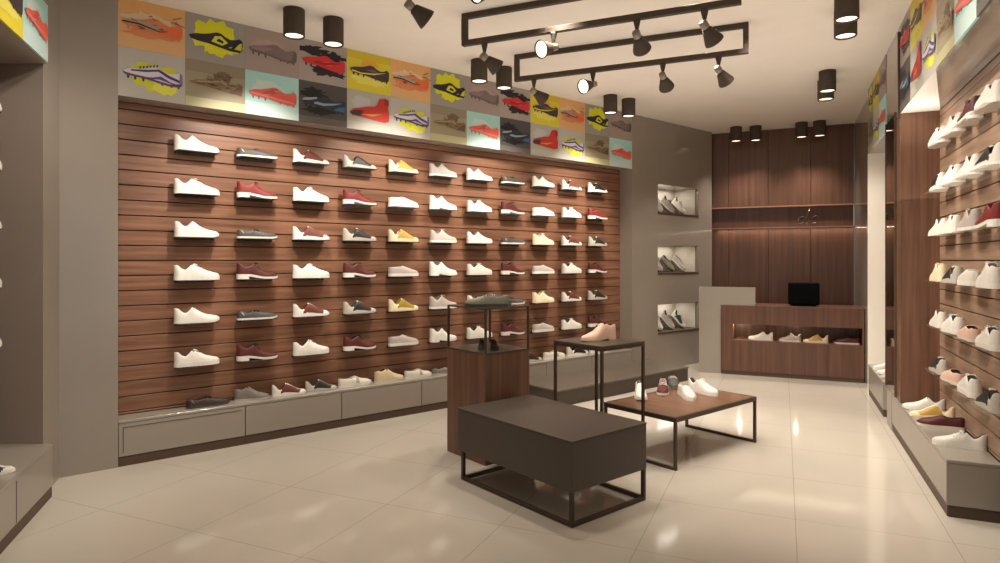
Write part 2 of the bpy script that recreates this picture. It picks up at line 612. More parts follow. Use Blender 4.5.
PICT = {
    'A': ((212, 164, 112), (206, 126, 78), [band(.75, .997, (216, 162, 100)), sp(.45, .62, .36, .17, (214, 186, 150)), sp(.5, .36, .4, .1, (212, 130, 84))],
          dict(marks=[([(.05, .52), (.2, .54), (.45, .48), (.6, .42), (.58, .55), (.3, .6), (.12, .57)], (158, 146, 140)),
                      ([(.05, .5), (.3, .5), (.6, .42), (.62, .44), (.3, .53), (.06, .53)], (40, 34, 34)),
                      ([(.6, .4), (.92, .35), (.95, .58), (.84, .58), (.7, .56)], (222, 104, 62))], scribble=14, scol=(110, 80, 60))),
    'B': ((176, 170, 160), (204, 198, 206), [sp(.5, .5, .38, .27, (196, 196, 40)), sp(.7, .3, .2, .14, (214, 212, 70))],
          dict(sole=(86, 62, 112), lace=(50, 36, 66), stud=(60, 42, 84), marks=[(STRIPE2, (74, 56, 104)), (STRIPE3, (90, 66, 120)), ([(.9, .4), (.955, .42), (.95, .6), (.91, .64)], (120, 108, 140))])),
    'C': ((150, 142, 132), (46, 36, 50), [sp(.45, .55, .36, .34, (206, 206, 24)), sp(.6, .4, .3, .2, (214, 210, 30))],
          dict(nostud=1, marks=[([(.42, .47), (.6, .42), (.7, .5), (.58, .62), (.48, .6)], (206, 204, 50)), ([(.5, .5), (.62, .46), (.62, .52), (.54, .56)], (30, 26, 30)),
                                ([(.7, .4), (.93, .38), (.94, .56), (.86, .5), (.78, .44)], (190, 188, 44)), ([(.74, .38), (.8, .38), (.92, .58), (.88, .6)], (34, 28, 34))])),
    'D': ((150, 138, 112), (126, 104, 78), [band(.003, .2, (182, 176, 132)), band(.75, .997, (136, 124, 104)), sp(.6, .68, .14, .16, (108, 92, 70))],
          dict(nostud=1, sole=(150, 132, 104), marks=[(STRIPE2, (158, 134, 104)), ([(.7, .4), (.94, .36), (.95, .58), (.84, .52)], (98, 74, 56))], scribble=16, scol=(84, 68, 50))),
    'E': ((158, 140, 130), (122, 104, 100), [sp(.45, .55, .36, .2, (172, 146, 138), .2)],
          dict(stud=(92, 78, 76), sole=(104, 88, 88), marks=[([(.1, .5), (.36, .48), (.5, .58), (.36, .6), (.16, .56)], (142, 116, 114)), ([(.84, .36), (.95, .4), (.95, .58), (.9, .62)], (96, 86, 84))])),
    'F': ((158, 204, 195), (214, 92, 78), [band(.003, .3, (186, 206, 200)), sp(.42, .66, .3, .16, (190, 206, 198), .3)],
          dict(stud=(180, 90, 84), marks=[([(.3, .52), (.5, .52), (.62, .62), (.5, .65)], (196, 76, 66)), ([(.08, .48), (.5, .42), (.92, .36), (.92, .4), (.5, .46), (.1, .52)], (226, 122, 108))], scribble=5, scol=(150, 176, 170))),
    'G': ((158, 146, 138), (196, 42, 44), [sp(.3, .78, .28, .12, (30, 26, 28), .6), sp(.72, .66, .24, .14, (28, 24, 26), .6), sp(.6, .3, .28, .1, (36, 28, 30), .6)],
          dict(stud=(34, 26, 28), marks=[([(.4, .5), (.6, .56), (.7, .46), (.55, .45)], (226, 70, 50)), (SWOOSH, (150, 26, 32))])),
    'H': ((72, 68, 66), (42, 46, 54), [sp(.3, .72, .28, .14, (24, 22, 24), .5), sp(.4, .3, .3, .1, (26, 24, 26), .5), band(.003, .16, (92, 86, 80))],
          dict(stud=(30, 30, 32), marks=[([(.05, .52), (.2, .54), (.36, .6), (.36, .64), (.1, .58)], (150, 156, 166)), (SWOOSH, (132, 146, 164)), ([(.7, .38), (.94, .36), (.95, .5), (.8, .46)], (52, 92, 132))])),
    'I': ((206, 190, 52), (60, 50, 52), [band(.8, .997, (198, 176, 40)), sp(.5, .74, .2, .14, (212, 160, 50)), sp(.5, .3, .36, .12, (216, 204, 90))],
          dict(stud=(44, 38, 40), marks=[([(.1, .5), (.3, .46), (.6, .5), (.9, .58), (.6, .46), (.3, .43), (.1, .46)], (214, 188, 50)), ([(.4, .56), (.6, .6), (.7, .54), (.56, .52)], (98, 88, 90))])),
    'J': ((168, 162, 150), (186, 52, 42), [sp(.3, .7, .22, .16, (176, 176, 172)), band(.003, .2, (178, 172, 158))],
          dict(high=1, stud=(64, 50, 50), marks=[([(.05, .42), (.1, .36), (.3, .35), (.36, .5), (.2, .5)], (70, 52, 54)), ([(.3, .4), (.55, .38), (.8, .48), (.55, .44)], (206, 150, 60)),
                                                ([(.84, .72), (.95, .72), (.93, .88), (.84, .9)], (150, 40, 36))])),
}
PNAME = {'A': 'orange sketched boot picture', 'B': 'silver and purple boot picture', 'C': 'black boot with yellow splash',
         'D': 'olive brown sketched boot picture', 'E': 'mauve grey boot picture', 'F': 'coral boot on turquoise picture',
         'G': 'red boot with black splashes', 'H': 'dark blue boot picture', 'I': 'black boot on yellow picture', 'J': 'red high top boot picture'}
PMESH = {k: picture_mesh(k) for k in PICT}
SEQ = [('A', 'B'), ('C', 'D'), ('E', 'F'), ('G', 'H'), ('I', 'J')]
ORD = ['first', 'second', 'third', 'fourth', 'fifth', 'sixth', 'seventh', 'eighth', 'ninth', 'tenth', 'eleventh', 'twelfth', 'thirteenth']


def put_picture(k, loc, rz, label, group):
    o = bpy.data.objects.new('boot_picture', PMESH[k])
    COL.objects.link(o)
    o.location = loc
    o.rotation_euler = (0, 0, rz)
    tag(o, label, 'picture', group)


for c in range(13):
    for r in (0, 1):
        k = SEQ[c % 5][r]
        put_picture(k, PL(c * PWD, 0, CZ - PHT * (r + 1)), ANG_U,
                    '%s, %s picture row above main wall, %s from left' % (PNAME[k], 'upper' if r == 0 else 'lower', ORD[c]), 'boot pictures above the main slatted wall')
# right wall: first picture column stands at s = 1.6, going toward the viewer
RSEQ = [('G', 'H'), ('I', 'J'), ('A', 'B'), ('C', 'D'), ('E', 'F'), ('G', 'H')]
for c, pair in enumerate(RSEQ):
    for r in (0, 1):
        put_picture(pair[r], PR(1.6 - c * PWD, 0, CZ - PHT * (r + 1)), ANG_R,
                    '%s, %s row, right wall, %s from the pillar' % (PNAME[pair[r]], 'upper' if r == 0 else 'lower', ORD[c]), 'boot pictures on the right wall')
for c, pair in enumerate([('C', 'D'), ('I', 'B'), ('E', 'F')]):
    for r in (0, 1):
        put_picture(pair[r], PR(3.76 - c * PWD, 0, CZ - PHT * (r + 1)), ANG_R,
                    '%s, %s row beyond the pillar, %s from back' % (PNAME[pair[r]], 'upper' if r == 0 else 'lower', ORD[c]), 'boot pictures beyond the pillar')
for c, pair in enumerate([('E', 'F'), ('C', 'I')]):
    p = C0 - WD * (PWD * (c + 1) + .0) - WN * .022
    put_picture(pair[1], (p.x, p.y, 2.75), ANG_W,
                '%s at the top left edge, %s' % (PNAME[pair[1]], ['beside the grey pier', 'cut by the frame']
                [c]), 'boot pictures at the left edge')

# ------------------------------------------------------------------ shoes
SL = .335


def interp(keys, t):
    for (a, va), (b_, vb) in zip(keys, keys[1:]):
        if t <= b_:
            k = (t - a) / (b_ - a)
            k = k * k * (3 - 2 * k) if False else k
            return va + (vb - va) * k
    return keys[-1][1]


WKEYS = [(0, .004), (.015, .017), (.05, .028), (.1, .034), (.2, .036), (.35, .037), (.5, .043), (.62, .049), (.74, .051), (.84, .046), (.92, .034), (.97, .02), (1, .004)]


def shoe_meshes(st):
    """returns a dict part name -> mesh; shoe points to +x, base at z = 0"""
    L = SL
    hs = st.get('sole', .022)
    heel = st.get('heel', 0)
    tops = st.get('top', [(0, .085), (.03, .108), (.08, .104), (.17, .074), (.25, .066), (.31, .086), (.38, .112), (.42, .110), (.5, .088), (.6, .066), (.72, .05), (.84, .041), (.93, .03), (1, .008)])
    topen = st.get('open', .40)
    low = st.get('low', 1.0)
    wk = st.get('wid', 1.06)
    toe_up = st.get('toe_up', .006)
    Nn, M = 34, 20
    base = MB(); lin = MB(); pan = MB()
    ts = [.5 - .5 * math.cos(PI * i / Nn) if i in (0, 1, 2, Nn - 1, Nn, Nn - 2) else None for i in range(Nn + 1)]
    ts = [(i / Nn) for i in range(Nn + 1)]
    ts[0] = .002; ts[1] = .018; ts[-1] = .998; ts[-2] = .98

    def zbase(t):
        zb = hs + heel * (1 if t < .28 else max(0, 1 - (t - .28) / .34))
        if t > .75:
            zb += toe_up * ((t - .75) / .25) ** 2
        return zb
    rings = []
    LI0, LI1 = 6, M - 6
    for t in ts:
        w = interp(WKEYS, t) * wk
        H = interp(tops, max(t, .03)) * low
        zb = zbase(t)
        x = (t - .5) * L
        ring = []
        is_open = t < topen
        shut = t < .035
        for j in range(M + 1):
            if is_open:
                wc = w * .66
                col = H
                if j <= LI0:
                    k = j / LI0
                    y = -(w * (1 - k) ** .5 * .0 + w - (w - wc) * k ** 1.8)
                    z_ = zb + col * (math.sin(k * PI / 2) ** .9)
                elif j >= LI1:
                    k = (M - j) / (M - LI1)
                    y = (w - (w - wc) * k ** 1.8)
                    z_ = zb + col * (math.sin(k * PI / 2) ** .9)
                else:
                    k = (j - LI0) / (LI1 - LI0)
                    y = -wc * math.cos(PI * k) * .93
                    z_ = zb + col - (0.002 if shut else (col - .012) * min(1, math.sin(PI * k) * 1.6))
            else:
                th = PI * j / M
                c_, s_ = math.cos(th), math.sin(th)
                y = -w * (abs(c_) ** .72) * (1 if c_ > 0 else -1)
                z_ = zb + H * (abs(s_) ** .85)
            ring.append((x, y, z_))
        rings.append(ring)
    verts = [p for r in rings for p in r]
    fu, fl, fp = [], [], []
    panel = st.get('panel')
    for i in range(Nn):
        t = (ts[i] + ts[i + 1]) / 2
        for j in range(M):
            q = (i * (M + 1) + j, (i + 1) * (M + 1) + j, (i + 1) * (M + 1) + j + 1, i * (M + 1) + j + 1)
            jj = min(j, M - 1 - j)
            if LI0 <= j < LI1 and .025 < t < topen + .02:
                fl.append(q)
            elif panel and panel(t, jj / (M / 2)):
                fp.append(q)
            else:
                fu.append(q)
    fu += [tuple(range(M + 1)), tuple(reversed(range(Nn * (M + 1), Nn * (M + 1) + M + 1)))]

    def sub(mbx, faces, m):
        used = sorted({v for q in faces for v in q})
        ix = {v: i for i, v in enumerate(used)}
        mbx.poly_faces([verts[v] for v in used], [tuple(ix[v] for v in q) for q in faces], m, True)
        return mbx
    out = {}
    mu = st['upper']
    out['upper'] = sub(base, fu, mu).mesh('upper', True)
    out['lining'] = sub(lin, fl, st.get('lining', SH['dark'])).mesh('lining', False)
    for me in (out['lining'],):
        me.flip_normals()
    if fp:
        out['side_panel'] = sub(pan, fp, st['pcol']).mesh('side_panel', True)
    # sole
    so = MB()
    over = st.get('over', 1.05)
    pts_t = [ts[i] for i in range(0, Nn + 1, 1)]
    up, dn = [], []
    for sgn in (-1, 1):
        seq = pts_t if sgn < 0 else pts_t[::-1]
        for t in seq:
            w = interp(WKEYS, t) * wk * over
            x = (t - .5) * L * 1.01
            zt = zbase(t) + .003
            zbm = zt - hs - .003
            if heel:
                zbm = zt - min(hs, .018) - .003
            if t > .82:
                zbm = max(zbm, toe_up * 1.2 * ((t - .82) / .18) ** 1.5)
            up.append((x, sgn * w, zt)); dn.append((x, sgn * w * .97, zbm))
    n_ = len(up)
    so.poly_faces(up + dn, [(i, (i + 1) % n_, n_ + (i + 1) % n_, n_ + i) for i in range(n_)] +
                  [(i, i + 1, n_ - 2 - i, n_ - 1 - i) for i in range(len(pts_t) - 1)] +
                  [(n_ + i + 1, n_ + i, 2 * n_ - 1 - i, 2 * n_ - 2 - i) for i in range(len(pts_t) - 1)], st['sole_m'])
    out['sole'] = so.mesh('sole')
    if heel:
        hb = MB()
        hp = []
        tt = [.002, .018, .05, .1, .18, .27]
        for t in tt:
            hp.append(((t - .5) * L * 1.005, -interp(WKEYS, t) * wk * over * .99))
        for t in tt[::-1]:
            hp.append(((t - .5) * L * 1.005, interp(WKEYS, t) * wk * over * .99))
        hb.prism(hp, 0, hs + heel - .012, st['sole_m'])
        out['heel'] = hb.mesh('heel')
    if st.get('lace'):
        lb = MB()
        for k in range(st.get('nlace', 4)):
            t = topen + .025 + .055 * k
            H = interp(tops, t) * low
            zb = zbase(t)
            w = interp(WKEYS, t) * wk
            pts = []
            for g in range(9):
                th = PI * (.27 + .46 * g / 8)
                c_, s_ = math.cos(th), math.sin(th)
                pts.append(((t - .5) * L + .004 * (g - 4) / 4, -w * (abs(c_) ** .72) * (1 if c_ > 0 else -1) * 1.02, zb + H * (abs(s_) ** .85) + .0025))
            lb.tube(pts, .0032, st['lace'], 6)
        # bow loops
        t = topen + .01
        H = interp(tops, t) * low
        z0 = zbase(t) + H
        for sgn in (-1, 1):
            lb.tube([((t - .5) * L, 0, z0), ((t - .5) * L + .012, sgn * .02, z0 + .007), ((t - .5) * L + .03, sgn * .03, z0 - .004), ((t - .5) * L + .014, sgn * .012, z0 - .001)], .0028, st['lace'], 5)
        out['laces'] = lb.mesh('laces')
    if st.get('tab'):
        tb = MB()
        # looped heel band around the back of the collar
        pts = []
        for g in range(11):
            a_ = -1 + 2 * g / 10
            t = .03 + .11 * a_ * a_
            zt = zbase(t) + interp(tops, t) * low * (.78 - .35 * (abs(a_) > .8))
            pts.append(((t - .5) * L, a_ * interp(WKEYS, max(.05, t)) * wk * 1.04, zt))
        tb.tube(pts, .0045, st['tab'], 6)
        out['heel_band'] = tb.mesh('heel_band')
    if st.get('saddle'):
        sb = MB()
        for t in (.50, .53, .56):
            H = interp(tops, t) * low; zb = zbase(t); w = interp(WKEYS, t) * wk
            pts = []
            for g in range(15):
                th = PI * (.06 + .88 * g / 14)
                c_, s_ = math.cos(th), math.sin(th)
                pts.append(((t - .5) * L, -w * (abs(c_) ** .72) * (1 if c_ > 0 else -1) * 1.01, zb + H * (abs(s_) ** .85) + .0012))
            sb.tube(pts, .0045, st['saddle'], 6)
        out['saddle_strap'] = sb.mesh('saddle_strap')
    return out


def shm(name, rgb, rough=.55):
    return mat('shoe_' + name, rgb, rough, .4, noise=.05, nscale=60)


SH = {}
for nme, rgb in dict(white=(222, 216, 205), cream=(228, 212, 178), offwhite=(214, 206, 192), beige=(206, 188, 150), red=(120, 36, 31), maroon=(84, 34, 30), gray=(120, 112, 102),
                     dgray=(74, 70, 66), black=(22, 20, 20), dark=(40, 34, 30), tan=(190, 150, 70), yellow=(206, 168, 60), mauve=(176, 164, 156), pink=(214, 178, 156),
                     brown=(98, 46, 36), dbrown=(60, 44, 36), olive=(128, 126, 106), lace=(238, 232, 220), sole=(228, 223, 212), lightgray=(182, 176, 164), mustard=(150, 128, 40)).items():
    SH[nme] = shm(nme, rgb)

TOP_LOW = [(0, .045), (.05, .06), (.1, .058), (.22, .044), (.36, .054), (.46, .06), (.6, .05), (.78, .038), (.92, .026), (1, .008)]
TOP_TWO = [(0, .08), (.03, .104), (.08, .094), (.15, .062), (.22, .046), (.29, .06), (.36, .092), (.41, .108), (.5, .094), (.6, .074), (.7, .052), (.8, .036), (.9, .032), (1, .01)]
TOP_CANVAS = [(0, .06), (.05, .066), (.15, .066), (.3, .068), (.46, .078), (.6, .06), (.75, .044), (.9, .03), (1, .01)]
TOP_DERBY = [(0, .07), (.03, .094), (.08, .088), (.16, .068), (.24, .064), (.32, .08), (.39, .1), (.43, .098), (.52, .074), (.66, .05), (.82, .036), (.94, .026), (1, .008)]
TOP_ANKLE = [(0, .08), (.04, .104), (.1, .106), (.2, .094), (.3, .108), (.4, .124), (.5, .098), (.64, .066), (.82, .044), (.94, .03), (1, .01)]
TOP_LOAF = [(0, .055), (.04, .07), (.1, .068), (.22, .058), (.36, .062), (.46, .078), (.58, .064), (.74, .048), (.88, .038), (1, .012)]


def two_panel(t, h):
    # coloured vamp panel framed by the pale edge, toe cap, heel and foxing
    tt = t - .10 * h
    return .22 < tt < .75 and .05 < h < .76 and t < .82


def style(**k):
    return k


STY = {
    'plain_white': style(upper=SH['white'], sole_m=SH['sole'], sole=.014, lining=SH['gray'], toe_up=.014),
    'white_sneaker': style(upper=SH['white'], sole_m=SH['sole'], sole=.03, lining=SH['dgray'], lace=SH['lace'], top=[(0, .074), (.04, .092), (.09, .082), (.16, .058), (.23, .05), (.3, .07), (.36, .092), (.42, .09), (.52, .074), (.7, .046), (.86, .03), (.95, .022), (1, .008)], toe_up=.0),
    'boat_gray': style(upper=SH['dgray'], sole_m=SH['sole'], sole=.013, lining=SH['dark'], top=TOP_LOW, lace=SH['dark'], nlace=2, tab=SH['lightgray'], toe_up=.012),
    'derby_red': style(upper=SH['red'], sole_m=SH['sole'], sole=.016, heel=.022, lining=SH['maroon'], top=TOP_DERBY, lace=SH['maroon'], nlace=3),
    'derby_maroon': style(upper=SH['maroon'], sole_m=SH['sole'], sole=.016, heel=.022, lining=SH['dark'], top=TOP_DERBY, lace=SH['dark'], nlace=3),
    'two_maroon': style(upper=SH['white'], sole_m=SH['sole'], sole=.011, lining=SH['brown'], top=TOP_TWO, panel=two_panel, pcol=SH['brown'], open=.37),
    'two_dark': style(upper=SH['lightgray'], sole_m=SH['lightgray'], sole=.011, lining=SH['dgray'], top=TOP_TWO, panel=two_panel, pcol=SH['dark'], open=.37),
    'two_black': style(upper=SH['offwhite'], sole_m=SH['sole'], sole=.014, lining=SH['black'], top=TOP_TWO, panel=two_panel, pcol=SH['black'], open=.37),
    'two_yellow': style(upper=SH['cream'], sole_m=SH['cream'], sole=.014, lining=SH['beige'], top=TOP_TWO, panel=two_panel, pcol=SH['tan'], open=.37),
    'two_mustard': style(upper=SH['cream'], sole_m=SH['cream'], sole=.014, lining=SH['mustard'], top=TOP_TWO, panel=two_panel, pcol=SH['mustard'], open=.37),
    'canvas_white': style(upper=SH['offwhite'], sole_m=SH['sole'], sole=.026, lining=SH['lightgray'], top=TOP_CANVAS, toe_up=.0),
    'canvas_gray': style(upper=SH['mauve'], sole_m=SH['sole'], sole=.026, lining=SH['gray'], top=TOP_CANVAS, toe_up=.0),
    'runner_mauve': style(upper=SH['mauve'], sole_m=SH['sole'], sole=.02, lining=SH['gray'], lace=SH['lightgray'], toe_up=.008),
    'heeled_white': style(upper=SH['white'], sole_m=SH['sole'], sole=.016, heel=.018, lining=SH['gray']),
    'sneaker_cream': style(upper=SH['cream'], sole_m=SH['cream'], sole=.018, lining=SH['beige'], lace=SH['cream'], toe_up=.008),
    'loafer_white': style(upper=SH['offwhite'], sole_m=SH['sole'], sole=.012, lining=SH['lightgray'], top=TOP_LOAF, saddle=SH['lightgray'], open=.44, toe_up=.008),
    'loafer_beige': style(upper=SH['pink'], sole_m=SH['offwhite'], sole=.014, lining=SH['black'], top=TOP_LOAF, open=.42),
    'derby_dark': style(upper=SH['dbrown'], sole_m=SH['dgray'], sole=.014, lining=SH['dark'], top=TOP_LOW, lace=SH['black'], nlace=3, tab=SH['gray']),
    'ankle_gray': style(upper=SH['gray'], sole_m=SH['lightgray'], sole=.018, lining=SH['dgray'], top=TOP_ANKLE, open=.38),
    'ankle_beige': style(upper=SH['beige'], sole_m=SH['offwhite'], sole=.014, lining=SH['brown'], top=TOP_ANKLE, open=.38),
    'flat_gray': style(upper=SH['gray'], sole_m=SH['lightgray'], sole=.012, lining=SH['dgray'], top=TOP_LOW),
    'slip_olive': style(upper=SH['olive'], sole_m=SH['dgray'], sole=.014, lining=SH['dark'], top=TOP_LOAF, lace=SH['dgray'], nlace=3),
    'sneak_dark': style(upper=SH['dgray'], sole_m=SH['gray'], sole=.014, lining=SH['dark'], top=TOP_LOAF, tab=SH['lightgray'], lace=SH['lightgray'], nlace=3),
    'derby_pink': style(upper=SH['pink'], sole_m=SH['beige'], sole=.012, heel=.012, lining=SH['brown'], top=TOP_ANKLE, low=.92, open=.36),
    'brogue_red': style(upper=SH['maroon'], sole_m=SH['offwhite'], sole=.02, lining=SH['dark'], top=TOP_DERBY, lace=SH['white'], nlace=4),
    'black_low': style(upper=SH['black'], sole_m=SH['dgray'], sole=.016, lining=SH['dark'], top=TOP_DERBY),
    'loafer_maroon': style(upper=SH['maroon'], sole_m=SH['offwhite'], sole=.02, lining=SH['dark'], top=TOP_LOAF, open=.42, low=1.1),
    'high_white': style(upper=SH['white'], sole_m=SH['sole'], sole=.026, lining=SH['gray'], top=TOP_ANKLE, lace=SH['lace'], low=.95),
}
DESC = {'plain_white': 'plain white low shoe', 'white_sneaker': 'white lace up sneaker with thick sole', 'boat_gray': 'flat dark grey shoe with pale heel loop', 'derby_red': 'red derby shoe with white heel',
        'derby_maroon': 'maroon derby shoe with white heel', 'two_maroon': 'white low shoe with brown side panel', 'two_dark': 'pale grey shoe with dark side panel',
        'two_black': 'off white shoe with black side panel', 'two_yellow': 'cream shoe with tan side', 'two_mustard': 'cream shoe with mustard side panel', 'canvas_white': 'off white canvas slip on',
        'canvas_gray': 'grey canvas slip on with white sole', 'runner_mauve': 'grey beige sneaker', 'heeled_white': 'white shoe with low block heel', 'sneaker_cream': 'cream low sneaker',
        'loafer_white': 'off white loafer', 'loafer_beige': 'beige loafer with dark opening', 'derby_dark': 'dark brown flat shoe', 'ankle_gray': 'grey ankle high shoe',
        'ankle_beige': 'beige ankle high shoe', 'flat_gray': 'grey flat shoe', 'slip_olive': 'olive grey shoe', 'sneak_dark': 'dark grey shoe with pale heel loop', 'derby_pink': 'pale pink dress shoe',
        'brogue_red': 'dark red lace up shoe', 'black_low': 'black low shoe', 'loafer_maroon': 'maroon slip on shoe', 'high_white': 'white high top sneaker'}
PROTO = {}
CNAME = {'plain_white': 'low_shoe', 'white_sneaker': 'sneaker', 'boat_gray': 'boat_shoe', 'derby_red': 'derby_shoe', 'derby_maroon': 'derby_shoe'}


def nm_of(k):
    for w, n_ in (('derby', 'derby_shoe'), ('brogue', 'derby_shoe'), ('loafer', 'loafer'), ('sneak', 'sneaker'), ('runner', 'sneaker'), ('high', 'sneaker'), ('ankle', 'ankle_shoe'), ('canvas', 'slip_on_shoe'), ('slip', 'slip_on_shoe'),
                  ('boat', 'boat_shoe'), ('two', 'two_tone_shoe')):
        if w in k:
            return n_
    return 'low_shoe'


def put_shoe(k, loc, rz, where, group=None, scale=1):
    label = DESC[k] + ' ' + where
    if k in PROTO:
        return dup(PROTO[k], loc, rz, label, group, scale)
    t = thing(nm_of(k), label, 'shoe', loc, rz, group)
    made = {}
    for pn, me in shoe_meshes(STY[k]).items():
        o = bpy.data.objects.new(pn, me)
        COL.objects.link(o)
        o.parent = t
        made[pn] = o
        if pn in ('laces', 'heel_band', 'saddle_strap'):
            o.parent = made['upper']
        if pn == 'heel':
            o.parent = made['sole']
        if pn == 'side_panel':
            o['label'] = 'contrasting coloured side panel'
    t.scale = (scale,) * 3
    PROTO[k] = t
    return t


ACRYL2 = ACRYL.copy()
ACRYL2.name = 'pale_acrylic'
for n__ in ACRYL2.node_tree.nodes:
    if n__.type == 'BSDF_TRANSPARENT':
        n__.inputs['Color'].default_value = (.9, .88, .85, 1)
LEDGES = {}


def put_ledge(loc, rz, label, group, m=None):
    """clear acrylic ledge: plate + lip; local origin on the wall face, x along the wall"""
    m = m or ACRYL
    if m.name in LEDGES:
        return dup(LEDGES[m.name], loc, rz, label, group)
    t = thing('shoe_ledge', label, 'shelf', loc, rz, group)
    MB().box(-.15, .15, -.14, -.001, -.005, 0, m).build('plate', t)
    MB().box(-.15, .15, -.006, -.001, -.022, -.0055, m).build('wall_lip', t)
    LEDGES[m.name] = t
    return t


ROWZ = [2.364 - .3395 * i for i in range(6)]
RN = ['top', 'second', 'third', 'fourth', 'fifth', 'bottom']
TABLE = [
    ['plain_white', 'boat_gray', 'two_maroon', 'two_dark', 'two_yellow', 'runner_mauve', 'plain_white', 'boat_gray', 'plain_white', 'two_maroon', 'two_black'],
    ['white_sneaker', 'derby_red', 'white_sneaker', 'derby_red', 'canvas_white', 'heeled_white', 'white_sneaker', 'derby_maroon', 'canvas_white', 'white_sneaker', 'derby_red'],
    ['plain_white', 'boat_gray', 'two_maroon', 'two_dark', 'two_yellow', 'runner_mauve', 'plain_white', 'boat_gray', 'sneaker_cream', 'two_maroon', 'two_dark'],
    ['white_sneaker', 'derby_maroon', 'white_sneaker', 'derby_maroon', 'canvas_gray', 'heeled_white', 'white_sneaker', 'derby_maroon', 'canvas_gray', 'white_sneaker', 'derby_maroon'],
    ['plain_white', 'boat_gray', 'two_maroon', 'two_dark', 'two_mustard', 'runner_mauve', 'plain_white', 'boat_gray', 'sneaker_cream', 'two_maroon', 'two_dark'],
    ['white_sneaker', 'derby_maroon', 'white_sneaker', 'derby_maroon', 'canvas_gray', 'heeled_white', 'white_sneaker', 'derby_maroon', 'canvas_gray', 'white_sneaker', 'derby_maroon'],
]
for r in range(6):
    for c in range(11):
        s = .567 + .476 * c
        where = '%s row, %s from left, main slatted wall' % (RN[r], ORD[c])
        jit = random.uniform(-.05, .05)
        put_ledge(PL(s, -REC, ROWZ[r] - .0005), ANG_U, 'clear ledge under shoe, %s row, %s from left, main slatted wall' % (RN[r], ORD[c]), 'clear ledges on the main slatted wall')
        put_shoe(TABLE[r][c], PL(s, -REC + .072, ROWZ[r]), ANG_U + jit, where, 'shoes on the main slatted wall')

# shoes on the plinth under the main wall
for k, s, rz, sc, w in [('derby_dark', .65, .05, 1, 'at the left end of the low grey top'), ('ankle_gray', .99, -.25, .82, 'second from left on the low grey top'),
                        ('two_maroon', 1.31, -.12, .87, 'third from left on the low grey top'), ('two_dark', 1.605, -.12, .84, 'fourth from left on the low grey top'),
                        ('loafer_white', 1.936, 0, 1, 'fifth from left on the low grey top'), ('ankle_beige', 2.30, -.05, .93, 'sixth from left on the low grey top'),
                        ('loafer_white', 2.63, 0, .93, 'seventh from left on the low grey top'), ('flat_gray', 2.96, -.1, .9, 'eighth on the low grey top, half behind the walnut pedestal'),
                        ('two_dark', 4.16, -.1, .93, 'ninth on the low top, right of the pedestal'), ('loafer_white', 4.54, 0, 1.05, 'tenth on the low grey top, seen under the tall stand'),
                        ('two_black', 4.94, -.12, 1.0, 'eleventh on the low top, under the tall stand'), ('plain_white', 5.33, 0, 1, 'last on the low grey top, seen under the tall stand')]:
    put_shoe(k, PL(s, -.112, PH), ANG_U + rz, w, 'shoes on the low top under the main wall', sc)

# right wall
RT = [['white_sneaker', 'plain_white', 'derby_maroon', 'white_sneaker'],
      ['two_black', 'white_sneaker', 'plain_white', 'two_black'],
      ['plain_white', 'white_sneaker', 'runner_mauve', 'derby_red'],
      ['sneaker_cream', 'two_dark', 'canvas_white', 'high_white'],
      ['plain_white', 'white_sneaker', 'loafer_beige', 'white_sneaker'],
      ['two_dark', 'loafer_beige', 'white_sneaker', 'two_dark']]
for r in range(6):
    for c in range(4):
        s = 1.22 - .43 * c
        n4 = ['farthest', 'third', 'second', 'nearest'][c]
        put_ledge(PR(s, -RREC, ROWZ[r] - .0005), ANG_R, 'clear ledge under shoe, %s row of the right wall, %s' % (RN[r], {'farthest': 'at the far end', 'third': 'second from far end', 'second': 'third from far end', 'nearest': 'at the frame edge'}[n4]), 'clear ledges on the right wall', ACRYL2)
        put_shoe(RT[r][c], PR(s, -RREC + .072, ROWZ[r]), ANG_A + random.uniform(-.06, .06), '%s row, right wall, %s' % (RN[r], {'farthest': 'at the far end', 'third': 'second from far end', 'second': 'third from far end', 'nearest': 'at the frame edge'}[n4]), 'shoes on the right wall')
TOE_L = ANG_B + PI
for k, s, v, rz, w in [('plain_white', 1.40, -.125, -.12, 'farthest on the right hand cabinet top'), ('two_yellow', 1.13, -.13, -.14, 'between white and maroon shoes, right hand cabinet'),
                       ('loafer_maroon', .84, -.13, -.1, 'on the right hand cabinet top'), ('white_sneaker', .32, -.13, -.22, 'nearest on the right hand cabinet top')]:
    put_shoe(k, PR(s, v, PH), TOE_L + rz, w, 'shoes on the right hand cabinet', .83)
for k, s, w in [('two_dark', 2.82, 'nearest on the far right cabinet beyond the pillar'), ('plain_white', 3.1, 'middle of the far right cabinet beyond the pillar'), ('white_sneaker', 3.4, 'at the back of the far right cabinet')]:
    put_shoe(k, PR(s, -.13, PH), TOE_L, w, 'shoes on the far right cabinet', .74)
# left display
for r in range(5):
    put_ledge(PW(.42, -.32, ROWZ[r] - .0005), ANG_W, 'clear ledge at the left edge of the photo, %s row' % RN[r], 'clear ledges at the left edge')
    put_shoe(['plain_white', 'white_sneaker'][r % 2], PW(.42, -.215, ROWZ[r]), ANG_W, 'at the left edge of the photo, %s row' % RN[r], 'shoes at the left edge')
put_shoe('two_black', PW(.56, -.15, PH), math.atan2(WN.y, WN.x) + .15, 'on the low cabinet at the left edge', None, .72)
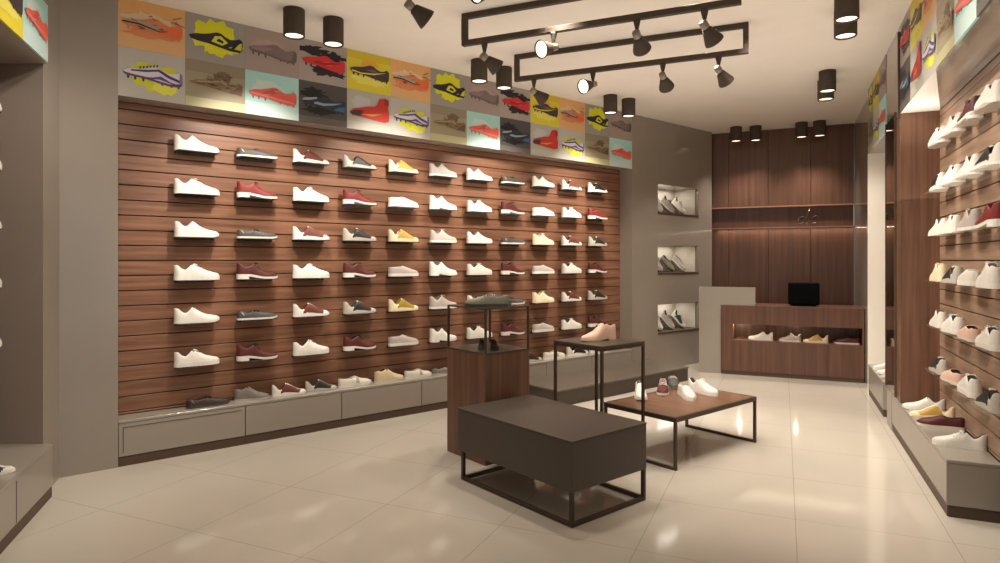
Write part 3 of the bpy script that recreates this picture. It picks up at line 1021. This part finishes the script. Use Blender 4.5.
# niches
for i, (a_, b_) in enumerate(NZ):
    ks = [('white_sneaker', 'runner_mauve', 'two_black'), ('runner_mauve', 'slip_olive', 'canvas_gray'), ('white_sneaker', 'runner_mauve', 'plain_white')][i]
    for j, k in enumerate(ks):
        side = ['left', 'centre', 'right'][j]
        lvl = ['lowest', 'middle', 'topmost'][i]
        tilt = math.radians(40)
        hx, hz = .15 * math.cos(tilt), .15 * math.sin(tilt)
        sc_ = .84
        yaw = math.atan2(N.y, N.x) + (j - 1) * .0
        sh = put_shoe(k, PL(6.585 + .275 * j, -.175, a_ + .0265 + hz * sc_ / .84 + .004), yaw,
                      'in the %s niche of the grey wall, %s' % (lvl, side), 'shoes in the wall niches', sc_)
        sh.rotation_euler = (0, tilt, yaw)
        w_ = thing('shoe_wedge', 'clear wedge holding the %s shoe of the %s wall niche' % (side, lvl), 'display wedge', PL(6.585 + .275 * j, -.175, a_ + .0255), yaw, 'clear wedges in the niches')
        m_ = MB()
        m_.poly_faces([(-hx * .9, -.03, 0), (hx * .8, -.03, 0), (-hx * .9, -.03, 2 * hz * .9), (-hx * .9, .03, 0), (hx * .8, .03, 0), (-hx * .9, .03, 2 * hz * .9)],
                      [(0, 1, 2), (5, 4, 3), (0, 3, 4, 1), (1, 4, 5, 2), (2, 5, 3, 0)], ACRYL)
        m_.build('wedge', w_)

# ------------------------------------------------------------------ centre island


def bar(mb_, p, q, w, m):
    p, q = Vector(p), Vector(q)
    x0, x1 = min(p.x, q.x) - w / 2, max(p.x, q.x) + w / 2
    y0, y1 = min(p.y, q.y) - w / 2, max(p.y, q.y) + w / 2
    z0, z1 = min(p.z, q.z), max(p.z, q.z)
    if z1 - z0 < w:
        z0, z1 = (z0 + z1) / 2 - w / 2, (z0 + z1) / 2 + w / 2
    mb_.box(x0, x1, y0, y1, z0, z1, m, .002, 1)


# low block on a sled frame: local x = U, y = -N (away)
F0 = (.4015, 3.578)
t = thing('display_block', 'dark taupe block plinth on an open metal frame, front of the island', 'display plinth', (*F0, 0), ANG_U)
MB().box(0, .672, 0, 1.085, .195, .478, LEATHER, .004, 2).build('block', t)
MB().box(-.002, .674, -.002, 1.087, .4785, .486, LEATHER, .002, 2).build('top_board', t)
w = .024
for (x, y) in ((.014, .014), (.658, .014), (.014, 1.036), (.658, 1.036)):
    MB().box(x - w / 2, x + w / 2, y - w / 2, y + w / 2, 0, .195, FRAME, .002, 1).build('leg', t)
mb = MB()
for (p, q) in (((.026, .014, .012), (.646, .014, .012)), ((.026, 1.036, .012), (.646, 1.036, .012)), ((.014, .026, .012), (.014, 1.024, .012)), ((.658, .026, .012), (.658, 1.024, .012))):
    p, q = Vector(p), Vector(q)
    if abs(p.x - q.x) > abs(p.y - q.y):
        mb.box(p.x, q.x, p.y - w / 2, p.y + w / 2, 0, w, FRAME, .002, 1)
    else:
        mb.box(p.x - w / 2, p.x + w / 2, p.y, q.y, 0, w, FRAME, .002, 1)
mb.build('floor_rail', t)

# walnut topped low table
T0 = (1.251, 4.554)
t = thing('low_table', 'low walnut topped table with dark metal sled legs, right of the island', 'table', (*T0, 0), ANG_U)
TW, TD, TZ = 1.125, .67, .377
MB().box(.022, TW - .022, .022, TD - .022, TZ - .022, TZ, WOOD_T, .002, 1).build('tabletop', t)
mb = MB()
w = .022
for (x0, x1, y0, y1) in ((0, TW, 0, w), (0, TW, TD - w, TD), (0, w, w, TD - w), (TW - w, TW, w, TD - w)):
    mb.box(x0, x1, y0, y1, TZ - .034, TZ + .001, FRAME, .002, 1)
mb.build('top_frame', t)
for x in (w / 2, TW - w / 2):
    for y in (w / 2, TD - w / 2):
        MB().box(x - w / 2, x + w / 2, y - w / 2, y + w / 2, 0, TZ - .034, FRAME, .002, 1).build('leg', t)
    MB().box(x - w / 2, x + w / 2, w, TD - w, 0, w, FRAME, .002, 1).build('floor_rail', t)
for k, x, y, rz, w_ in [('plain_white', 1.15, 5.24, -1.7, 'on the walnut table, leftmost, behind the stand leg'), ('brogue_red', 1.385, 5.44, -1.85, 'on the walnut table, beside the white ones'),
                        ('sneak_dark', 1.55, 5.72, -1.75, 'at the back of the walnut table'), ('canvas_white', 1.53, 5.25, -1.52, 'on the walnut table, front and centre'),
                        ('white_sneaker', 1.72, 5.42, -1.05, 'on the walnut table, rightmost')]:
    put_shoe(k, (x, y, TZ + .0005), rz, w_, 'shoes on the walnut table', .92)

# tall narrow stand between block and table
Q = Vector((.703, 4.41))
t = thing('side_stand', 'tall square dark stand with thin legs, between block and walnut table', 'stand', (Q.x, Q.y, 0), ANG_U)
QS, QZ = .475, .907
MB().box(0, QS, 0, QS, QZ - .018, QZ, RTOP, .002, 1).build('top', t)
w = .02
for x in (w / 2, QS - w / 2):
    for y in (w / 2, QS - w / 2):
        MB().box(x - w / 2, x + w / 2, y - w / 2, y + w / 2, 0, QZ - .018, FRAME, .002, 1).build('leg', t)
mb = MB()
mb.box(w, QS - w, 0, w, QZ - .036, QZ - .019, FRAME).box(w, QS - w, QS - w, QS, QZ - .036, QZ - .019, FRAME)
mb.box(0, w, w, QS - w, QZ - .036, QZ - .019, FRAME).box(QS - w, QS, w, QS - w, QZ - .036, QZ - .019, FRAME)
mb.build('apron', t)
cq = Q + (U - N) * QS / 2
put_shoe('derby_pink', (cq.x, cq.y + .02, QZ), PI + .55, 'on top of the tall square stand', None, .95)

# walnut pedestal
K0 = Vector((-.106, 4.666))
t = thing('pedestal', 'tall walnut pedestal with dark top, left of the island', 'pedestal', (K0.x, K0.y, 0), ANG_U)
KW, KD, KZ = .435, .485, .822
MB().box(0, KW, 0, KD, .0, KZ - .014, WOOD_V, .002, 1).build('body', t)
MB().box(-.002, KW + .002, -.002, KD + .002, KZ - .0135, KZ, RTOP, .002, 1).build('top', t)
t = thing('riser_stand', 'thin framed riser with glossy top, standing on the walnut pedestal', 'stand', (K0.x, K0.y, KZ), ANG_U)
RZ = .33
MB().box(.0, KW, 0, KD, RZ - .012, RZ, GTOP, .002, 1).build('top', t)
w = .014
for x in (w / 2 + .001, KW - w / 2 - .001):
    for y in (w / 2 + .001, KD - w / 2 - .001):
        MB().box(x - w / 2, x + w / 2, y - w / 2, y + w / 2, 0, RZ - .012, DARKM).build('leg', t)
ck = K0 + U * KW / 2 - N * KD / 2
put_shoe('slip_olive', (ck.x - .01, ck.y - .085, KZ + RZ), PI + .12, 'on the glossy riser, toe to the left', 'pair on the riser', 1)
put_shoe('sneak_dark', (ck.x + .04, ck.y + .085, KZ + RZ), .0, 'on the glossy riser, toe to the right', 'pair on the riser', .9)
put_shoe('black_low', (ck.x - .045, ck.y - .07, KZ), -1.5, 'under the riser on the walnut pedestal, left of the pair', 'black pair under the riser', .58)
put_shoe('black_low', (ck.x + .05, ck.y - .08, KZ), -1.45, 'under the riser on the walnut pedestal, right of the pair', 'black pair under the riser', .58)

# low wide slab behind
Z0 = Vector((.596, 6.53))
t = thing('floor_platform', 'long low dark taupe platform on the floor behind the island', 'platform', (Z0.x, Z0.y, 0), ANG_U)
MB().box(0, 2.3, 0, .74, .155, .172, SLABTOP, .002, 1).build('top', t)
MB().box(.01, 2.29, .01, .73, 0, .1545, SLABSIDE).build('base', t)

# ------------------------------------------------------------------ cash desk
DA = 8.94
t = thing('cash_desk', 'walnut cash desk with a lit shoe niche in its front, before the back wall', 'desk', PG(0, DA), ANG_B)
DX0, DX1, DZ = -.754, .908, .911
NX0, NX1, NZ0, NZ1 = -.60, .888, .457, .667
mb = MB()
mb.box(DX0, DX1, 0, .028, NZ1, DZ - .03, WOOD_D, .001, 1).box(DX0, DX1, 0, .028, .05, NZ0, WOOD_D, .001, 1)
mb.box(DX0, NX0, 0, .028, NZ0, NZ1, WOOD_D).box(NX1, DX1, 0, .028, NZ0, NZ1, WOOD_D)
mb.build('front_panel', t)
mb = MB()
for x in (-.22, .2, .55):
    mb.box(x, x + .004, -.001, .0, NZ1 + .01, DZ - .035, KICK)
mb.build('panel_seam', t)
MB().box(DX0 + .004, DX1 - .004, .01, .028, 0, .0495, KICK).build('toe_kick', t)
MB().box(DX0, DX1, 0, .60, DZ - .0295, DZ, WOOD_D, .002, 1).build('desk_top', t)
mb = MB()
mb.box(NX0 - .02, NX1 + .015, .029, .42, NZ0 - .02, NZ0, WOOD_V).box(NX0 - .02, NX1 + .015, .029, .42, NZ1, NZ1 + .02, WOOD_V)
mb.box(NX0 - .02, NX0, .029, .42, NZ0, NZ1, WOOD_V).box(NX1, NX1 + .015, .029, .42, NZ0, NZ1, WOOD_V).box(NX0 - .02, NX1 + .015, .42, .44, NZ0 - .02, NZ1 + .02, WOOD_V)
mb.build('niche_box', t)

MB().box(DX0 + .0, DX0 + .03, .03, .6, 0, DZ - .03, WOOD_D).box(DX1 - .02, DX1, .03, .6, 0, DZ - .03, WOOD_D).build('side_panel', t)
for k, x, sc, w_ in [('plain_white', -.27, .9, 'first from the left in the lit niche of the cash desk'), ('runner_mauve', .08, .78, 'second from the left in the lit desk niche'),
                     ('two_yellow', .38, .86, 'third from the left in the lit desk niche'), ('loafer_maroon', .73, .85, 'at the right end of the lit desk niche')]:
    put_shoe(k, PG(x, DA + .12, NZ0 + .0005), ANG_B + PI, w_, 'shoes in the desk niche', sc)
# grey screen panel wrapping the left end of the desk
mb = MB()
PX0, PX1 = -1.034, -.33
mb.poly_faces([(PX0, 0, 0), (DX0 - .002, 0, 0), (DX0 - .002, 0, DZ + .001), (PX1, 0, DZ + .001), (PX1, 0, 1.147), (PX0, 0, 1.147),
               (PX0, .07, 0), (DX0 - .002, .07, 0), (DX0 - .002, .07, DZ + .001), (PX1, .07, DZ + .001), (PX1, .07, 1.147), (PX0, .07, 1.147)],
              [(0, 1, 2, 3, 4, 5), (11, 10, 9, 8, 7, 6), (1, 0, 6, 7), (2, 1, 7, 8), (3, 2, 8, 9), (4, 3, 9, 10), (5, 4, 10, 11), (0, 5, 11, 6)], GRAY_PL)
tag(mb.build('desk_screen', None, PG(0, DA + .02), ANG_B), 'grey L shaped screen panel at the left end of the cash desk', 'screen panel')
# monitor, back to the viewer
t = thing('computer_monitor', 'black computer monitor on the cash desk, seen from behind', 'monitor', PG(.245, DA + .2, DZ), ANG_B)
MB().box(-.185, .185, 0, .05, .012, .305, BLACK, .024, 3).build('screen_back', t)
MB().box(-.03, .03, .051, .08, .012, .16, BLACK).build('stand_neck', t)
MB().box(-.15, .15, .01, .16, 0, .0115, BLACK, .004, 2).build('stand_foot', t)

# ------------------------------------------------------------------ lamps
WARM = (1.0, .925, .83)


def spot(name, loc, aim, energy, size=60, blend=.7, radius=.05, color=WARM):
    l = bpy.data.lights.new(name, 'SPOT')
    l.energy = energy
    l.color = color
    l.spot_size = math.radians(size)
    l.spot_blend = blend
    l.shadow_soft_size = radius
    o = bpy.data.objects.new(name, l)
    COL.objects.link(o)
    o.location = loc
    d = Vector(aim) - Vector(loc)
    o.rotation_euler = d.to_track_quat('-Z', 'Y').to_euler()
    return o


CYL = None
DL = [((-1.575, 4.896), 'over the left of the shop, nearest pair, left'), ((-1.325, 5.09), 'over the left of the shop, nearest pair, right'),
      ((-.20, 6.14), 'behind the track lights, left of the pair'), ((.04, 6.38), 'behind the track lights, right of the pair'),
      ((1.285, 7.45), 'right of the lower track frame, left of the pair'), ((1.53, 7.62), 'right of the lower track frame, right of the pair'),
      ((2.47, 4.56), 'top right of the photo, front one'), ((2.645, 4.90), 'top right of the photo, back one'),
      ((3.32, 6.49), 'halfway along the right side, front one'), ((3.47, 6.82), 'halfway along the right side, back one'),
      ((3.396, 9.21), 'before the walnut back wall, first from left'), ((3.654, 9.15), 'before the walnut back wall, second from left'),
      ((4.198, 8.91), 'before the walnut back wall, third from left'), ((4.40, 8.81), 'before the walnut back wall, last')]
for i, ((x, y), w_) in enumerate(DL):
    lab = 'dark cylindrical ceiling downlight ' + w_
    if CYL is None:
        CYL = t = thing('downlight', lab, 'ceiling light', (x, y, CZ), 0, 'cylinder downlights on the ceiling')
        MB().lathe([(.078, -.0), (.08, -.004), (.08, -.205), (.076, -.208), (.070, -.206), (.068, -.19)], DARKM, 32, cap0=True, cap1=False).build('housing', t)
        MB().lathe([(.0675, -.1925), (.0675, -.195)], LAMPF, 32).build('lamp_face', t)
    else:
        dup(CYL, (x, y, CZ), 0, lab, 'cylinder downlights on the ceiling')
    spot('downlight_lamp', (x, y, CZ - .215), (x, y, 0), 70 if i < 6 else 55, 95, .8, .06)

# hanging track frames: local x = B, upright rectangles
TL = 2.04
TRK0 = (-.293, 4.994)
AIMS = [(.5, .65, -.5), (-.42, -.80, -.30), (.10, .85, -.5), (.38, .6, -.6)]
for n_, (k, w_) in enumerate([(-1, 'nearest the viewer, mostly above the frame'), (0, 'the middle one of three'), (1, 'the farthest one of three')]):
    px, py = TRK0[0] + .432 * k, TRK0[1] + .99 * k
    t = thing('track_frame', 'dark rectangular track light frame under the ceiling, ' + w_, 'light track', (px, py, CZ), ANG_B, 'track frames')
    w = .042
    h = .23
    MB().box(0, TL, -w / 2, w / 2, -w, -.0005, DARKM, .003, 1).build('upper_bar', t)
    MB().box(0, TL, -w / 2, w / 2, -h - w / 2, -h + w / 2, DARKM, .003, 1).build('lower_bar', t)
    for x in (w / 2, TL - w / 2):
        MB().box(x - w / 2, x + w / 2, -w / 2, w / 2, -h + w / 2, -w, DARKM).build('end_bar', t)
    for j, xx in enumerate((.19, .75, 1.36, 1.81)):
        bx = Vector((px, py)) + B * xx
        hz = CZ - h - w / 2
        lab = 'dark spotlight on the %s track frame, %s from the left' % (['nearest', 'middle', 'farthest'][n_], ORD[j])
        s = thing('spotlight', lab, 'spotlight', (bx.x, bx.y, hz), ANG_B, 'spotlights on the track frames')
        MB().lathe([(.026, 0), (.024, -.015), (.011, -.07), (.010, -.09)], DARKM, 12).build('stem', s)
        d = Vector(AIMS[j]).normalized()
        pv = Vector((0, 0, -.105))
        MB().lathe([(.016, -.034), (.027, -.03), (.029, .015), (.022, .021)], KNUCK, 20, axis=d, org=pv).build('knuckle', s)
        MB().lathe([(.022, .022), (.032, .026), (.038, .045), (.064, .12), (.066, .134), (.061, .134), (.058, .124)], DARKM, 28, axis=d, org=pv, cap1=False).build('head', s)
        MB().lathe([(.0575, .123), (.0575, .126)], LAMPF, 28, axis=d, org=pv).build('lamp_face', s)
        wd = B * d.x + A * d.y
        dw = Vector((wd.x, wd.y, d.z))
        lp = Vector((bx.x, bx.y, hz - .105)) + dw * .15
        spot('spotlight_lamp', lp, lp + Vector((dw.x * .8, dw.y * .8, -1.0)), 70, 75, .8, .05)

# unseen spots added to brighten the displays; main-wall ones placed from the shoe shadows
for s in (.9, 2.2, 3.5, 4.8):
    p = PL(s, 1.1, 3.15)
    spot('unseen_wall_spot', p, PL(s + .05, -.2, 1.9), 190, 64, .8, .04)
for s in (1.1, .0, -1.0):
    p = PR(s, 1.5, 3.3)
    spot('unseen_wall_spot', p, PR(s, -.2, 1.7), 115, 80, .7, .05)
spot('unseen_wall_spot', (-1.0, 1.4, 3.3), (-2.95, 4.3, 1.5), 150, 60, .9, .06)  # added spot to lift the grey faces on the left
spot('unseen_wall_spot', PW(1.0, 1.3, 3.3), PW(.2, -.2, 1.6), 110, 80, .8, .05)  # added to brighten the left display and its end pier
l = bpy.data.lights.new('ceiling_fill', 'AREA'); l.energy = 62; l.size = 5; l.size_y = 5; l.shape = 'RECTANGLE'; l.color = (1, .94, .86)  # added upward area light, no fixture, brightens the ceiling
o = bpy.data.objects.new('ceiling_fill', l); COL.objects.link(o)
o.location = (.9, 5.2, 2.0); o.rotation_euler = (PI, 0, ANG_B)
l = bpy.data.lights.new('soffit_fill', 'AREA'); l.energy = 1.6; l.size = .2; l.color = WARM  # added area light below the soffit, brightens its pale end
o = bpy.data.objects.new('soffit_fill', l); COL.objects.link(o)
o.location = PR(1.3, -.12, 2.42); o.rotation_euler = (PI, 0, ANG_B)
spot('unseen_wall_spot', PR(2.9, 1.6, 3.3), PR(3.5, -.1, 1.5), 200, 50, .6, .05)  # added to brighten the pale end wall of the far recess
spot('island_fill', (.4, 4.6, 3.35), (.9, 5.0, .0), 85, 80, .8, .08)  # added spots without fixtures for the bright pools round the island
spot('island_fill', (2.0, 5.0, 3.35), (2.1, 5.2, .0), 75, 80, .8, .08)
spot('desk_fill', (2.9, 7.6, 3.35), PG(0, DA, .4), 100, 55, .8, .06)  # added spot without a fixture, lifts the dim desk area
spot('niche_wall_fill', (2.5, 7.3, 3.3), PL(6.95, 0, .7), 95, 60, .9, .05)  # added spot, no fixture, brightens the lower niche wall
for zc in NZ:
    l = bpy.data.lights.new('niche_fill', 'AREA'); l.energy = 1.6; l.size = .7; l.size_y = .05; l.shape = 'RECTANGLE'; l.color = WARM  # added strip light without a fixture, brightens the niche inside
    o = bpy.data.objects.new('niche_fill', l); COL.objects.link(o)
    o.location = PL((NL + NR) / 2, -.27, zc[1] - .006); o.rotation_euler = (0, 0, ANG_U)

for dx, en in ((.07, 2.2), (.75, .8)):
    l = bpy.data.lights.new('desk_niche_lamp', 'POINT'); l.energy = en; l.shadow_soft_size = .012; l.color = (1, .78, .54)
    o = bpy.data.objects.new('desk_niche_lamp', l); COL.objects.link(o)
    o.location = PG(NX0 + dx, DA + .09, NZ1 - .02)
l = bpy.data.lights.new('band_lamp', 'AREA'); l.energy = 2.8; l.size = 1.8; l.size_y = .03; l.shape = 'RECTANGLE'; l.color = (1, .82, .62)
o = bpy.data.objects.new('band_lamp', l); COL.objects.link(o)
o.location = PG(0, BA - .05, 1.96); o.rotation_euler = (0, 0, ANG_B)
wd_ = bpy.data.worlds.new('shop_air')
scene.world = wd_
wd_.use_nodes = True
wd_.node_tree.nodes['Background'].inputs[0].default_value = (1.0, .97, .91, 1)
wd_.node_tree.nodes['Background'].inputs[1].default_value = .62

# ------------------------------------------------------------------ camera
cam = bpy.data.cameras.new('camera')
cam.sensor_width = 36
cam.lens = 36 * 640 / 1000
cam.shift_y = (260.5 - 281.5) / 1000
cam.clip_start = .05
co = bpy.data.objects.new('camera', cam)
COL.objects.link(co)
co.location = (0, 0, 1.5)
co.rotation_euler = (PI / 2, 0, 0)
scene.camera = co

scene.view_settings.view_transform = 'Standard'
scene.view_settings.look = 'None'
scene.view_settings.exposure = -.05
scene.cycles.max_bounces = 8
scene.cycles.transparent_max_bounces = 12
scene.cycles.sample_clamp_indirect = 6
scene.cycles.use_denoising = True
